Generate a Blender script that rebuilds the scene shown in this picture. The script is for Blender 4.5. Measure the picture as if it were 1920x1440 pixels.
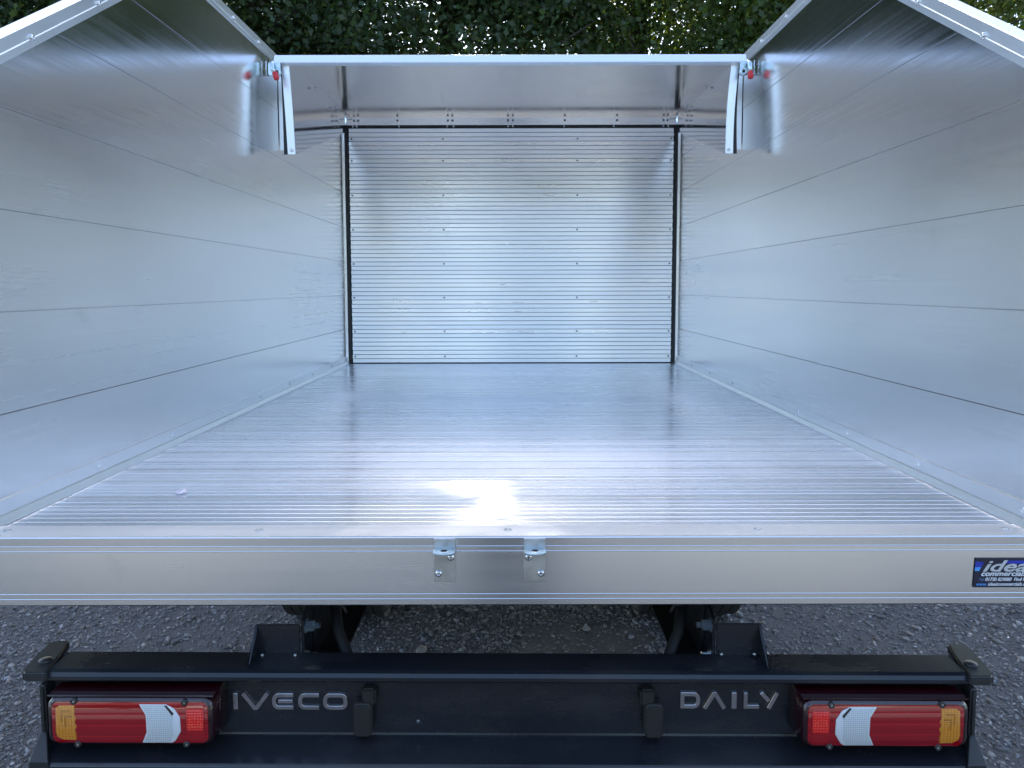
import bpy, bmesh, math, random
import numpy as np
from mathutils import Vector, Matrix
R = math.radians
random.seed(7); rng = np.random.default_rng(11)
for o in list(bpy.data.objects): bpy.data.objects.remove(o)
SC = bpy.context.scene
COL = SC.collection

# ------------------------------------------------------------------ camera
PITCH = 4.3
cam_d = bpy.data.cameras.new('camera'); cam = bpy.data.objects.new('camera', cam_d); COL.objects.link(cam)
cam_d.sensor_width = 36.0; cam_d.lens = 1354.0 / 1920 * 36
cam_d.shift_x = -3.0 / 1920; cam_d.shift_y = -79.2 / 1920
cam_d.clip_start = 0.05; cam_d.clip_end = 2000
cam.location = (0.0125, 0, 1.485); cam.rotation_euler = (R(90 - PITCH), R(0.12), 0)
SC.camera = cam

# ------------------------------------------------------------------ sky, sun, exposure
SUN_EL, SUN_AZ = 47.0, -3.0            # azimuth from +Y (straight ahead), towards +X
w = bpy.data.worlds.new('World'); SC.world = w; w.use_nodes = True
nt = w.node_tree; bg = nt.nodes['Background']
sky = nt.nodes.new('ShaderNodeTexSky'); sky.sky_type = 'NISHITA'; sky.sun_disc = False
sky.sun_elevation = R(SUN_EL); sky.sun_rotation = R(SUN_AZ)
sky.air_density = 1.0; sky.dust_density = 1.2; sky.ozone_density = 0.7
nt.links.new(sky.outputs[0], bg.inputs[0]); bg.inputs[1].default_value = 0.15
SUN_DIR = Vector((math.sin(R(SUN_AZ)) * math.cos(R(SUN_EL)), math.cos(R(SUN_AZ)) * math.cos(R(SUN_EL)), math.sin(R(SUN_EL))))
sl = bpy.data.lights.new('sun', 'SUN'); sl.energy = 2.0; sl.angle = R(0.53); sl.color = (1, 0.95, 0.86)
so = bpy.data.objects.new('sun', sl); COL.objects.link(so); so.location = (0, 20, 30)
so.rotation_euler = SUN_DIR.to_track_quat('Z', 'Y').to_euler()
vs = SC.view_settings; vs.view_transform = 'Standard'; vs.look = 'None'; vs.gamma = 1; vs.exposure = 1.93
SC.display_settings.display_device = 'sRGB'
cy = SC.cycles; cy.use_denoising = True; cy.max_bounces = 8; cy.glossy_bounces = 7; cy.use_adaptive_sampling = False; cy.diffuse_bounces = 3
cy.transmission_bounces = 4; cy.transparent_max_bounces = 6; cy.sample_clamp_indirect = 8; cy.blur_glossy = 0.3

# ------------------------------------------------------------------ material helpers
MATS = {}
def newmat(name):
    m = bpy.data.materials.new(name); m.use_nodes = True; MATS[name] = m
    t = m.node_tree; return m, t, t.nodes['Principled BSDF']
def N(t, kind, **kw):
    n = t.nodes.new(kind)
    for k, v in kw.items(): setattr(n, k, v)
    return n
def L(t, a, b): t.links.new(a, b)
def pos_noise(t, scale3, detail=4, rough=0.55, nscale=1.0):
    g = N(t, 'ShaderNodeNewGeometry'); mp = N(t, 'ShaderNodeMapping'); mp.inputs['Scale'].default_value = scale3
    L(t, g.outputs['Position'], mp.inputs['Vector'])
    n = N(t, 'ShaderNodeTexNoise'); n.inputs['Scale'].default_value = nscale; n.inputs['Detail'].default_value = detail
    n.inputs['Roughness'].default_value = rough
    L(t, mp.outputs[0], n.inputs['Vector']); return n.outputs['Fac']
def mrange(t, fac, a, b, lo=0.3, hi=0.7):
    m = N(t, 'ShaderNodeMapRange'); m.inputs[1].default_value = lo; m.inputs[2].default_value = hi
    m.inputs[3].default_value = a; m.inputs[4].default_value = b; L(t, fac, m.inputs[0]); return m.outputs[0]
def math_(t, op, a, b):
    m = N(t, 'ShaderNodeMath', operation=op)
    for i, v in enumerate((a, b)):
        if isinstance(v, (int, float)): m.inputs[i].default_value = v
        else: L(t, v, m.inputs[i])
    return m.outputs[0]
def mixc(t, fac, c1, c2):
    m = N(t, 'ShaderNodeMix', data_type='RGBA')
    if isinstance(fac, (int, float)): m.inputs[0].default_value = fac
    else: L(t, fac, m.inputs[0])
    for i, c in ((6, c1), (7, c2)):
        if isinstance(c, tuple): m.inputs[i].default_value = (*c[:3], 1)
        else: L(t, c, m.inputs[i])
    return m.outputs[2]
def alu(name, base, rough, aniso, tangent, brush, drough=0.07, smudge=0.06, bump=0.02):
    """mill-finish aluminium: brush = noise scale per axis, small along the rolling direction; tangent = across it"""
    m, t, b = newmat(name)
    b.inputs['Metallic'].default_value = 1.0
    fine = pos_noise(t, brush, 3, 0.6)
    big = pos_noise(t, (1.6, 1.1, 1.8), 3, 0.5)
    spots = pos_noise(t, (7, 5, 8), 2, 0.5)
    oi = N(t, 'ShaderNodeObjectInfo')
    r = math_(t, 'ADD', mrange(t, fine, rough - drough, rough + drough), mrange(t, big, -smudge, smudge))
    r = math_(t, 'ADD', r, mrange(t, spots, 0.0, smudge * 0.4, 0.5, 0.8))
    r = math_(t, 'ADD', r, mrange(t, oi.outputs['Random'], -0.03, 0.03, 0, 1))
    L(t, r, b.inputs['Roughness'])
    c = mixc(t, mrange(t, oi.outputs['Random'], 0, 0.30, 0, 1), tuple(base), (0.75, 0.76, 0.77))
    scr = mrange(t, pos_noise(t, (8, 6, 9), 5, 0.7), 0.0, 0.30, 0.63, 0.80)
    c = mixc(t, scr, c, tuple(x * 0.55 for x in base))
    L(t, c, b.inputs['Base Color'])
    if aniso:
        b.inputs['Anisotropic'].default_value = aniso
        cv = N(t, 'ShaderNodeCombineXYZ')
        for i in range(3): cv.inputs[i].default_value = tangent[i]
        L(t, cv.outputs[0], b.inputs['Tangent'])
    if bump:
        bp = N(t, 'ShaderNodeBump'); bp.inputs['Strength'].default_value = bump; bp.inputs['Distance'].default_value = 0.01
        L(t, fine, bp.inputs['Height']); L(t, bp.outputs[0], b.inputs['Normal'])
    return m
def plain(name, col, rough, metal=0.0, coat=0.0, var=0.15, nscale=30, spec=0.5, dr=0.06):
    m, t, b = newmat(name)
    n = pos_noise(t, (nscale,) * 3, 5, 0.6)
    L(t, mixc(t, mrange(t, n, 0, 1), tuple(c * (1 - var) for c in col), tuple(c * (1 + var) for c in col)), b.inputs['Base Color'])
    L(t, mrange(t, n, max(0.02, rough - dr), rough + dr), b.inputs['Roughness'])
    b.inputs['Metallic'].default_value = metal; b.inputs['Coat Weight'].default_value = coat
    b.inputs['Coat Roughness'].default_value = 0.12; b.inputs['Specular IOR Level'].default_value = spec
    return m

ALU = (0.908, 0.890, 0.864)
alu('alu_wall', ALU, 0.207, 0.35, (0, 0, 1), (2, 0.3, 100), 0.045, 0.05, 0.0)
alu('alu_slat', ALU, 0.31, 0.82, (0, 0, 1), (0.5, 3, 30), 0.025, 0.03, 0.0)
alu('alu_floor', (0.90, 0.90, 0.895), 0.265, 0.95, (0, 1, 0), (0.2, 26, 3), 0.06, 0.03, 0.0)
alu('alu_cap', ALU, 0.48, 0.0, (0, 1, 0), (0.4, 30, 3), 0.05, 0.03, 0.0)
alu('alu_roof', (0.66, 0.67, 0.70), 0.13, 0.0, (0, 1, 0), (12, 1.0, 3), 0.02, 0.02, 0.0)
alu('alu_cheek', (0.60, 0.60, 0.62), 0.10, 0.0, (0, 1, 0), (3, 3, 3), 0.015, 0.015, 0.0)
alu('alu_beam', (0.84, 0.84, 0.84), 0.21, 0.45, (0, 0, 1), (0.3, 3, 60), 0.025, 0.03, 0.0)
alu('alu_trim', (0.90, 0.90, 0.89), 0.33, 0.0, (0, 0, 1), (2, 1, 20), 0.02, 0.02, 0.0)
alu('alu_rail', (0.92, 0.93, 0.94), 0.42, 0.0, (0, 0, 1), (2, 1, 20), 0.02, 0.02, 0.0)
alu('alu_bright', (0.93, 0.94, 0.95), 0.42, 0.0, (0, 0, 1), (3, 40, 40), 0.03, 0.04, 0.0)
plain('steel_bolt', (0.62, 0.62, 0.60), 0.22, 1.0)
plain('dull_screw', (0.24, 0.24, 0.24), 0.5, 0.8)
plain('zinc', (0.60, 0.70, 0.74), 0.33, 1.0)
plain('bracket_metal', (0.56, 0.57, 0.56), 0.42, 1.0)
plain('black_rubber', (0.012, 0.012, 0.012), 0.6)
plain('black_plastic', (0.020, 0.021, 0.021), 0.42)
m, t, b = newmat('bumper_paint')
dust = mrange(t, pos_noise(t, (3, 5, 9), 6, 0.65), 0, 0.55, 0.48, 0.78); speck = mrange(t, pos_noise(t, (60, 60, 60), 3, 0.6), 0, 0.25, 0.62, 0.75)
L(t, mixc(t, math_(t, 'MAXIMUM', dust, speck), (0.0125, 0.0145, 0.0185), (0.040, 0.038, 0.037)), b.inputs['Base Color'])
L(t, math_(t, 'ADD', math_(t, 'MULTIPLY', dust, 0.35), 0.24), b.inputs['Roughness']); b.inputs['Coat Weight'].default_value = 0.12; b.inputs['Coat Roughness'].default_value = 0.15
plain('chassis_paint', (0.008, 0.009, 0.011), 0.45, 0, 0, 0.4)
plain('tyre', (0.022, 0.022, 0.021), 0.75)
plain('chrome', (0.66, 0.65, 0.65), 0.13, 1.0)
plain('red_tip', (0.62, 0.02, 0.025), 0.35)
plain('hole', (0.004, 0.004, 0.004), 0.8)
plain('sticker_navy', (0.006, 0.008, 0.03), 0.3, 0, 0.3)
plain('sticker_blue', (0.01, 0.03, 0.35), 0.3, 0, 0.3)
plain('sticker_sky', (0.08, 0.32, 0.75), 0.3, 0, 0.3)
plain('sticker_silver', (0.55, 0.57, 0.58), 0.35, 0.2, 0.3)
plain('sticker_white', (0.8, 0.82, 0.86), 0.35, 0, 0.3)
plain('sticker_dim', (0.09, 0.14, 0.30), 0.35, 0, 0.3)
plain('petal', (0.85, 0.74, 0.78), 0.6)

def lens(name, col, grid=0, cell=(0.004, 0.004), rough=0.12, dark=0.45, sub=0.3, hi=0.45):
    """moulded plastic lens: colour with a relief of optic cells under a clear coat"""
    m, t, b = newmat(name)
    b.inputs['Roughness'].default_value = rough; b.inputs['Coat Weight'].default_value = 1.0
    b.inputs['Coat Roughness'].default_value = 0.03
    g = N(t, 'ShaderNodeNewGeometry'); sp = N(t, 'ShaderNodeSeparateXYZ'); L(t, g.outputs['Position'], sp.inputs[0])
    def wave(o, c):
        return math_(t, 'ABSOLUTE', math_(t, 'SINE', math_(t, 'MULTIPLY', o, math.pi / c), 0), 0)
    if grid:
        hx, hz = wave(sp.outputs[0], cell[0]), wave(sp.outputs[2], cell[1])
        h = math_(t, 'MINIMUM', hx, hz) if grid == 2 else hz
        f = mrange(t, h, 0, 1, 0.02, hi)
        L(t, mixc(t, f, tuple(c * dark for c in col), col), b.inputs['Base Color'])
    else:
        b.inputs['Base Color'].default_value = (*col, 1); h = None
    # moulded relief: the face bulges gently from top to bottom, with the optic cells on it
    dz = math_(t, 'SUBTRACT', sp.outputs[2], 0.646); hh = math_(t, 'MULTIPLY', math_(t, 'MULTIPLY', dz, dz), -4.0)
    if h is not None: hh = math_(t, 'ADD', hh, math_(t, 'MULTIPLY', h, 0.0006))
    bp = N(t, 'ShaderNodeBump'); bp.inputs['Strength'].default_value = 1.0; bp.inputs['Distance'].default_value = 1.0
    L(t, hh, bp.inputs['Height']); L(t, bp.outputs[0], b.inputs['Normal'])
    if name != 'lens_body': L(t, bp.outputs[0], b.inputs['Coat Normal'])
    b.inputs['Subsurface Weight'].default_value = sub; b.inputs['Subsurface Radius'].default_value = (0.02, 0.008, 0.006)
    b.inputs['Subsurface Scale'].default_value = 0.3
    return m
lens('lens_red', (0.30, 0.002, 0.007), 1, (0.02, 0.0215), dark=2.2, hi=0.10)
lens('lens_red_bright', (0.85, 0.016, 0.010), 2, (0.0055, 0.0055), dark=0.55)
lens('lens_red_plain', (0.36, 0.003, 0.008))
lens('lens_amber', (0.70, 0.26, 0.012), 2, (0.006, 0.0035), dark=0.62)
lens('lens_white', (0.62, 0.66, 0.68), 2, (0.0042, 0.0042), dark=0.62)
lens('lens_white_plain', (0.66, 0.68, 0.70))
lens('lens_body', (0.018, 0.001, 0.003), rough=0.1, sub=0)
lens('lens_amber_dark', (0.40, 0.15, 0.010))

# ------------------------------------------------------------------ mesh helpers
class MB:
    def __init__(s): s.v = []; s.f = []; s.smooth = []
    def add(s, vs, fs, smooth=False):
        o = len(s.v); s.v += [tuple(p) for p in vs]; s.f += [tuple(i + o for i in f) for f in fs]; s.smooth += [smooth] * len(fs); return s
    def box(s, x0, x1, y0, y1, z0, z1):
        vs = [(x, y, z) for z in (z0, z1) for y in (y0, y1) for x in (x0, x1)]
        return s.add(vs, [(0, 2, 3, 1), (4, 5, 7, 6), (0, 1, 5, 4), (2, 6, 7, 3), (0, 4, 6, 2), (1, 3, 7, 5)])
    def prism(s, poly, axis, a0, a1):
        """poly: list of 2D points; axis 0: (y,z), 1: (x,z), 2: (x,y)"""
        def P(p, a): return (a, p[0], p[1]) if axis == 0 else (p[0], a, p[1]) if axis == 1 else (p[0], p[1], a)
        n = len(poly); vs = [P(p, a0) for p in poly] + [P(p, a1) for p in poly]
        return s.add(vs, [tuple(range(n))[::-1], tuple(range(n, 2 * n))] + [(i, (i + 1) % n, n + (i + 1) % n, n + i) for i in range(n)])
    def rings(s, rings, cap=True, smooth=True, closed=True):
        n = len(rings[0]); vs = [p for r in rings for p in r]; fs = []
        for k in range(len(rings) - 1):
            for i in range(n if closed else n - 1):
                j = (i + 1) % n; fs.append((k * n + i, k * n + j, (k + 1) * n + j, (k + 1) * n + i))
        s.add(vs, fs, smooth)
        if cap:
            o = len(s.v) - len(vs)
            s.f += [tuple(o + i for i in range(n))[::-1], tuple(o + (len(rings) - 1) * n + i for i in range(n))]; s.smooth += [False, False]
        return s
    def lathe(s, c, axis, prof, n=16, smooth=True):
        """prof: list of (radius, distance along axis); first and last rings capped"""
        a = Vector(axis).normalized(); u = a.orthogonal().normalized(); v = a.cross(u); c = Vector(c)
        return s.rings([[c + a * d + (u * math.cos(2 * math.pi * i / n) + v * math.sin(2 * math.pi * i / n)) * r for i in range(n)] for r, d in prof], True, smooth)
    def tube(s, pts, radii, n=10):
        pts = [Vector(p) for p in pts]; rs = []
        if isinstance(radii, (int, float)): radii = [radii] * len(pts)
        for i, p in enumerate(pts):
            d = (pts[min(i + 1, len(pts) - 1)] - pts[max(i - 1, 0)]).normalized()
            u = d.orthogonal().normalized() if i == 0 else (u - d * u.dot(d)).normalized(); v = d.cross(u)
            rs.append([p + (u * math.cos(2 * math.pi * k / n) + v * math.sin(2 * math.pi * k / n)) * radii[i] for k in range(n)])
        return s.rings(rs)
    def mesh(s, name, bevel=0, seg=2):
        me = bpy.data.meshes.new(name); me.from_pydata(s.v, [], s.f)
        me.polygons.foreach_set('use_smooth', s.smooth); me.update()
        bm = bmesh.new(); bm.from_mesh(me); bmesh.ops.remove_doubles(bm, verts=bm.verts, dist=1e-6)
        bmesh.ops.recalc_face_normals(bm, faces=bm.faces)
        if bevel:
            es = [e for e in bm.edges if len(e.link_faces) == 2 and e.calc_face_angle(0) > R(25)]
            bmesh.ops.bevel(bm, geom=es, offset=bevel, segments=seg, affect='EDGES', clamp_overlap=True)
        bm.to_mesh(me); bm.free(); return me
    def build(s, name, mat, parent=None, bevel=0, seg=2):
        return link(name, s.mesh(name, bevel, seg), mat, parent)
def world_loc(o):
    return o.location + (world_loc(o.parent) if o.parent else Vector())
def link(name, me, mat, parent=None, loc=None):
    o = bpy.data.objects.new(name, me); COL.objects.link(o)
    if mat and not me.materials: me.materials.append(MATS[mat])
    l = Vector(loc) if loc else Vector()
    if parent: o.parent = parent; l = l - world_loc(parent)
    o.location = l
    return o
def rrect(x0, x1, y0, y1, r, n=5):
    pts = []
    for cx, cy_, a0 in ((x1 - r, y1 - r, 0), (x0 + r, y1 - r, 90), (x0 + r, y0 + r, 180), (x1 - r, y0 + r, 270)):
        for k in range(n + 1):
            a = R(a0 + 90 * k / n); pts.append((cx + r * math.cos(a), cy_ + r * math.sin(a)))
    return pts
def clip_poly(poly, zlo, zhi):
    def half(p, f):
        out = []
        for i in range(len(p)):
            a, b = p[i], p[(i + 1) % len(p)]; fa, fb = f(a), f(b)
            if fa >= 0: out.append(a)
            if (fa >= 0) != (fb >= 0):
                k = fa / (fa - fb); out.append((a[0] + (b[0] - a[0]) * k, a[1] + (b[1] - a[1]) * k))
        return out
    p = half(poly, lambda q: q[1] - zlo)
    return half(p, lambda q: zhi - q[1]) if p else p
def thing(name, label, cat, loc=(0, 0, 0), group=None):
    o = bpy.data.objects.new(name, None); COL.objects.link(o); o.location = loc; o.empty_display_size = 0.2
    o['label'] = label; o['category'] = cat
    if group: o['group'] = group
    return o
def tag(o, label, cat, group=None):
    o['label'] = label; o['category'] = cat
    if group: o['group'] = group
    return o
def dome_mesh(name, axis, r, h, n=14, socket=True):
    m = MB()
    prof = [(r, 0), (r, h * 0.25), (r * 0.93, h * 0.62), (r * 0.72, h * 0.9), (r * 0.48, h)]
    if socket: prof += [(r * 0.45, h), (r * 0.40, h * 0.45)]
    else: prof += [(r * 0.1, h * 1.02)]
    m.lathe((0, 0, 0), axis, prof, n); return m.mesh(name)

# ------------------------------------------------------------------ ground
m, t, b = newmat('gravel_ground')
n1 = pos_noise(t, (1, 1, 1), 8, 0.7, 60); n2 = pos_noise(t, (1, 1, 1), 6, 0.65, 1.3); n3 = pos_noise(t, (1, 1, 1), 5, 0.6, 220)
c = mixc(t, mrange(t, n1, 0, 1), (0.062, 0.057, 0.055), (0.170, 0.156, 0.146))
c = mixc(t, mrange(t, n2, 0, 0.75, 0.45, 0.7), c, (0.115, 0.100, 0.100))
g = N(t, 'ShaderNodeNewGeometry'); mp = N(t, 'ShaderNodeMapping'); L(t, g.outputs['Position'], mp.inputs[0])
mp.inputs['Location'].default_value = (-0.30 / 0.30, -2.96 / 0.17, 0); mp.inputs['Scale'].default_value = (1 / 0.30, 1 / 0.17, 0)
ln = N(t, 'ShaderNodeVectorMath', operation='LENGTH'); L(t, mp.outputs[0], ln.inputs[0])
wob = math_(t, 'ADD', ln.outputs['Value'], mrange(t, pos_noise(t, (1, 1, 1), 5, 0.6, 7), -0.5, 0.5))
MUDF = mrange(t, wob, 1, 0, 0.8, 1.05)
c = mixc(t, MUDF, c, (0.092, 0.078, 0.068))
L(t, c, b.inputs['Base Color']); b.inputs['Roughness'].default_value = 0.85
bp = N(t, 'ShaderNodeBump'); bp.inputs['Strength'].default_value = 1.0; bp.inputs['Distance'].default_value = 0.012
L(t, math_(t, 'ADD', n1, math_(t, 'MULTIPLY', n3, 0.5)), bp.inputs['Height']); L(t, bp.outputs[0], b.inputs['Normal'])
gb = MB(); gb.add([(-400, -400, 0), (400, -400, 0), (400, 400, 0), (-400, 400, 0)], [(0, 1, 2, 3)])
gr = gb.build('ground', 'gravel_ground'); gr['kind'] = 'structure'; gr['label'] = 'dark grey gravel yard around the truck'

m, t, b = newmat('pale_bounce'); n1 = pos_noise(t, (1, 1, 1), 6, 0.6, 3)
L(t, mixc(t, mrange(t, n1, 0, 1), (0.17, 0.17, 0.155), (0.23, 0.23, 0.21)), b.inputs['Base Color']); b.inputs['Roughness'].default_value = 0.9
ap = MB().add([(-30, -19, 0.004), (30, -19, 0.004), (30, -0.75, 0.004), (-30, -0.75, 0.004)], [(0, 1, 2, 3)]).build('bounce_apron', 'pale_bounce'); ap['kind'] = 'structure'  # pale ground added out of view to brighten the rear beam's reflection

m, t, b = newmat('gravel_stone')
at = N(t, 'ShaderNodeAttribute', attribute_name='tint')
n1 = pos_noise(t, (1, 1, 1), 3, 0.6, 300)
L(t, mixc(t, mrange(t, n1, 0, 0.35), at.outputs['Color'], (0.05, 0.048, 0.05)), b.inputs['Base Color']); b.inputs['Roughness'].default_value = 0.7
def stones(n):
    ph = (1 + 5 ** 0.5) / 2
    iv = np.array([(-1, ph, 0), (1, ph, 0), (-1, -ph, 0), (1, -ph, 0), (0, -1, ph), (0, 1, ph), (0, -1, -ph), (0, 1, -ph), (ph, 0, -1), (ph, 0, 1), (-ph, 0, -1), (-ph, 0, 1)]) / 1.902
    iF = np.array([(0, 11, 5), (0, 5, 1), (0, 1, 7), (0, 7, 10), (0, 10, 11), (1, 5, 9), (5, 11, 4), (11, 10, 2), (10, 7, 6), (7, 1, 8), (3, 9, 4), (3, 4, 2), (3, 2, 6), (3, 6, 8), (3, 8, 9), (4, 9, 5), (2, 4, 11), (6, 2, 10), (8, 6, 7), (9, 8, 1)])
    P = np.empty((0, 2))
    while len(P) < n:
        q = rng.uniform((-2.7, 2.0), (2.7, 3.75), (n, 2))
        # bare and stony patches
        s = np.sin(q[:, 0] * 3.1 + 1.3 * np.sin(q[:, 1] * 2.7)) + np.sin(q[:, 1] * 4.3 + q[:, 0] * 1.9 + 1.0)
        keep = rng.random(n) < np.clip(0.70 + 0.22 * s, 0.38, 1)
        mud = ((q[:, 0] - 0.30) / 0.30) ** 2 + ((q[:, 1] - 2.96) / 0.17) ** 2 < 0.95 + 0.3 * np.sin(q[:, 0] * 31) * np.sin(q[:, 1] * 27)
        keep &= ~mud | (rng.random(n) < 0.16)
        P = np.vstack([P, q[keep]])
    P = P[:n]
    sz = np.exp(rng.normal(math.log(0.0039), 0.48, n)); sz = np.clip(sz, 0.0025, 0.022)
    V = iv[None] * rng.uniform(0.50, 1.35, (n, 12, 1))
    V = V * np.stack([rng.uniform(0.9, 1.7, n), rng.uniform(0.7, 1.1, n), rng.uniform(0.45, 0.8, n)], 1)[:, None]
    a = rng.uniform(0, 2 * np.pi, n); ca, sa = np.cos(a)[:, None], np.sin(a)[:, None]
    tl = rng.normal(0, 0.35, n); ct, st = np.cos(tl)[:, None], np.sin(tl)[:, None]
    x, y, z = V[..., 0], V[..., 1], V[..., 2]; x, z = x * ct - z * st, x * st + z * ct
    V = np.stack([x * ca - y * sa, x * sa + y * ca, z], -1) * sz[:, None, None]
    V[..., 0] += P[:, :1]; V[..., 1] += P[:, 1:]; V[..., 2] += (sz * 0.22)[:, None]
    F = iF[None] + (np.arange(n) * 12)[:, None, None]
    me = bpy.data.meshes.new('gravel'); me.vertices.add(n * 12); me.vertices.foreach_set('co', V.astype(np.float32).ravel())
    me.loops.add(n * 60); me.loops.foreach_set('vertex_index', F.astype(np.int32).ravel())
    me.polygons.add(n * 20); me.polygons.foreach_set('loop_start', np.arange(0, n * 60, 3, dtype=np.int32))
    me.update(calc_edges=True)
    br = np.exp(rng.normal(math.log(0.165), 0.40, n)); warm = rng.normal(0, 0.05, n)
    col = np.stack([br * (1.10 + warm), br * 1.01, br * (0.95 - warm), np.ones(n)], 1)
    ca_ = me.color_attributes.new('tint', 'FLOAT_COLOR', 'POINT'); ca_.data.foreach_set('color', np.repeat(col, 12, 0).astype(np.float32).ravel())
    o = link('gravel', me, 'gravel_stone'); o['kind'] = 'stuff'; o['label'] = 'loose dark grey gravel stones on the yard'; o['category'] = 'gravel'
stones(62000)

# ------------------------------------------------------------------ trees behind the truck
def leafmat(name):
    m = bpy.data.materials.new(name); m.use_nodes = True; MATS[name] = m; t = m.node_tree; t.nodes.clear()
    out = N(t, 'ShaderNodeOutputMaterial'); at = N(t, 'ShaderNodeAttribute', attribute_name='tint')
    d = N(t, 'ShaderNodeBsdfPrincipled'); d.inputs['Roughness'].default_value = 0.5; L(t, at.outputs['Color'], d.inputs['Base Color'])
    tr = N(t, 'ShaderNodeBsdfTranslucent'); hs = N(t, 'ShaderNodeMix', data_type='RGBA', blend_type='MULTIPLY'); hs.inputs[0].default_value = 1
    L(t, at.outputs['Color'], hs.inputs[6]); hs.inputs[7].default_value = (2.6, 2.4, 0.8, 1); L(t, hs.outputs[2], tr.inputs[0])
    mx = N(t, 'ShaderNodeMixShader'); mx.inputs[0].default_value = 0.42; L(t, d.outputs[0], mx.inputs[1]); L(t, tr.outputs[0], mx.inputs[2])
    L(t, mx.outputs[0], out.inputs[0])
leafmat('leaf')
m, t, b = newmat('bark'); n1 = pos_noise(t, (9, 9, 2.0), 6, 0.7)
L(t, mixc(t, mrange(t, n1, 0, 1), (0.020, 0.016, 0.012), (0.075, 0.062, 0.048)), b.inputs['Base Color']); b.inputs['Roughness'].default_value = 0.9
bp = N(t, 'ShaderNodeBump'); bp.inputs['Strength'].default_value = 0.8; bp.inputs['Distance'].default_value = 0.03; L(t, n1, bp.inputs['Height']); L(t, bp.outputs[0], b.inputs['Normal'])

def leaf_mesh(C, size, hue):
    n = len(C)
    base = np.array([(0, 0, 0), (0.36, 0.42, 0.08), (0.0, 1.0, -0.05), (-0.36, 0.42, 0.08)])
    q = rng.normal(size=(n, 4)); q /= np.linalg.norm(q, axis=1, keepdims=True)
    w_, x, y, z = q.T
    Rm = np.stack([np.stack([1 - 2 * (y * y + z * z), 2 * (x * y - z * w_), 2 * (x * z + y * w_)], -1), np.stack([2 * (x * y + z * w_), 1 - 2 * (x * x + z * z), 2 * (y * z - x * w_)], -1), np.stack([2 * (x * z - y * w_), 2 * (y * z + x * w_), 1 - 2 * (x * x + y * y)], -1)], 1)
    V = np.einsum('nij,kj->nki', Rm, base) * (size * rng.uniform(0.5, 1.5, n))[:, None, None] + C[:, None]
    me = bpy.data.meshes.new('crown'); me.vertices.add(n * 4); me.vertices.foreach_set('co', V.astype(np.float32).ravel())
    me.loops.add(n * 4); me.loops.foreach_set('vertex_index', np.arange(n * 4, dtype=np.int32))
    me.polygons.add(n); me.polygons.foreach_set('loop_start', np.arange(0, n * 4, 4, dtype=np.int32)); me.update(calc_edges=True)
    br = rng.uniform(0.6, 1.35, n)
    col = np.stack([br * hue[0] * rng.uniform(0.8, 1.3, n), br * hue[1], br * hue[2], np.ones(n)], 1)
    a = me.color_attributes.new('tint', 'FLOAT_COLOR', 'POINT'); a.data.foreach_set('color', np.repeat(col, 4, 0).astype(np.float32).ravel())
    return me
SD = np.array(SUN_DIR)
def sun_gap(C):
    """True where a leaf would stand in the gap through which the sun reaches the load bed"""
    k = (C[:, 2] - 1.0) / SD[2]; x = C[:, 0] - SD[0] * k; y = C[:, 1] - SD[1] * k
    return (x > -0.30) & (x < 0.15) & (y > 1.0) & (y < 2.2) & (rng.random(len(C)) < 0.60)
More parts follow.
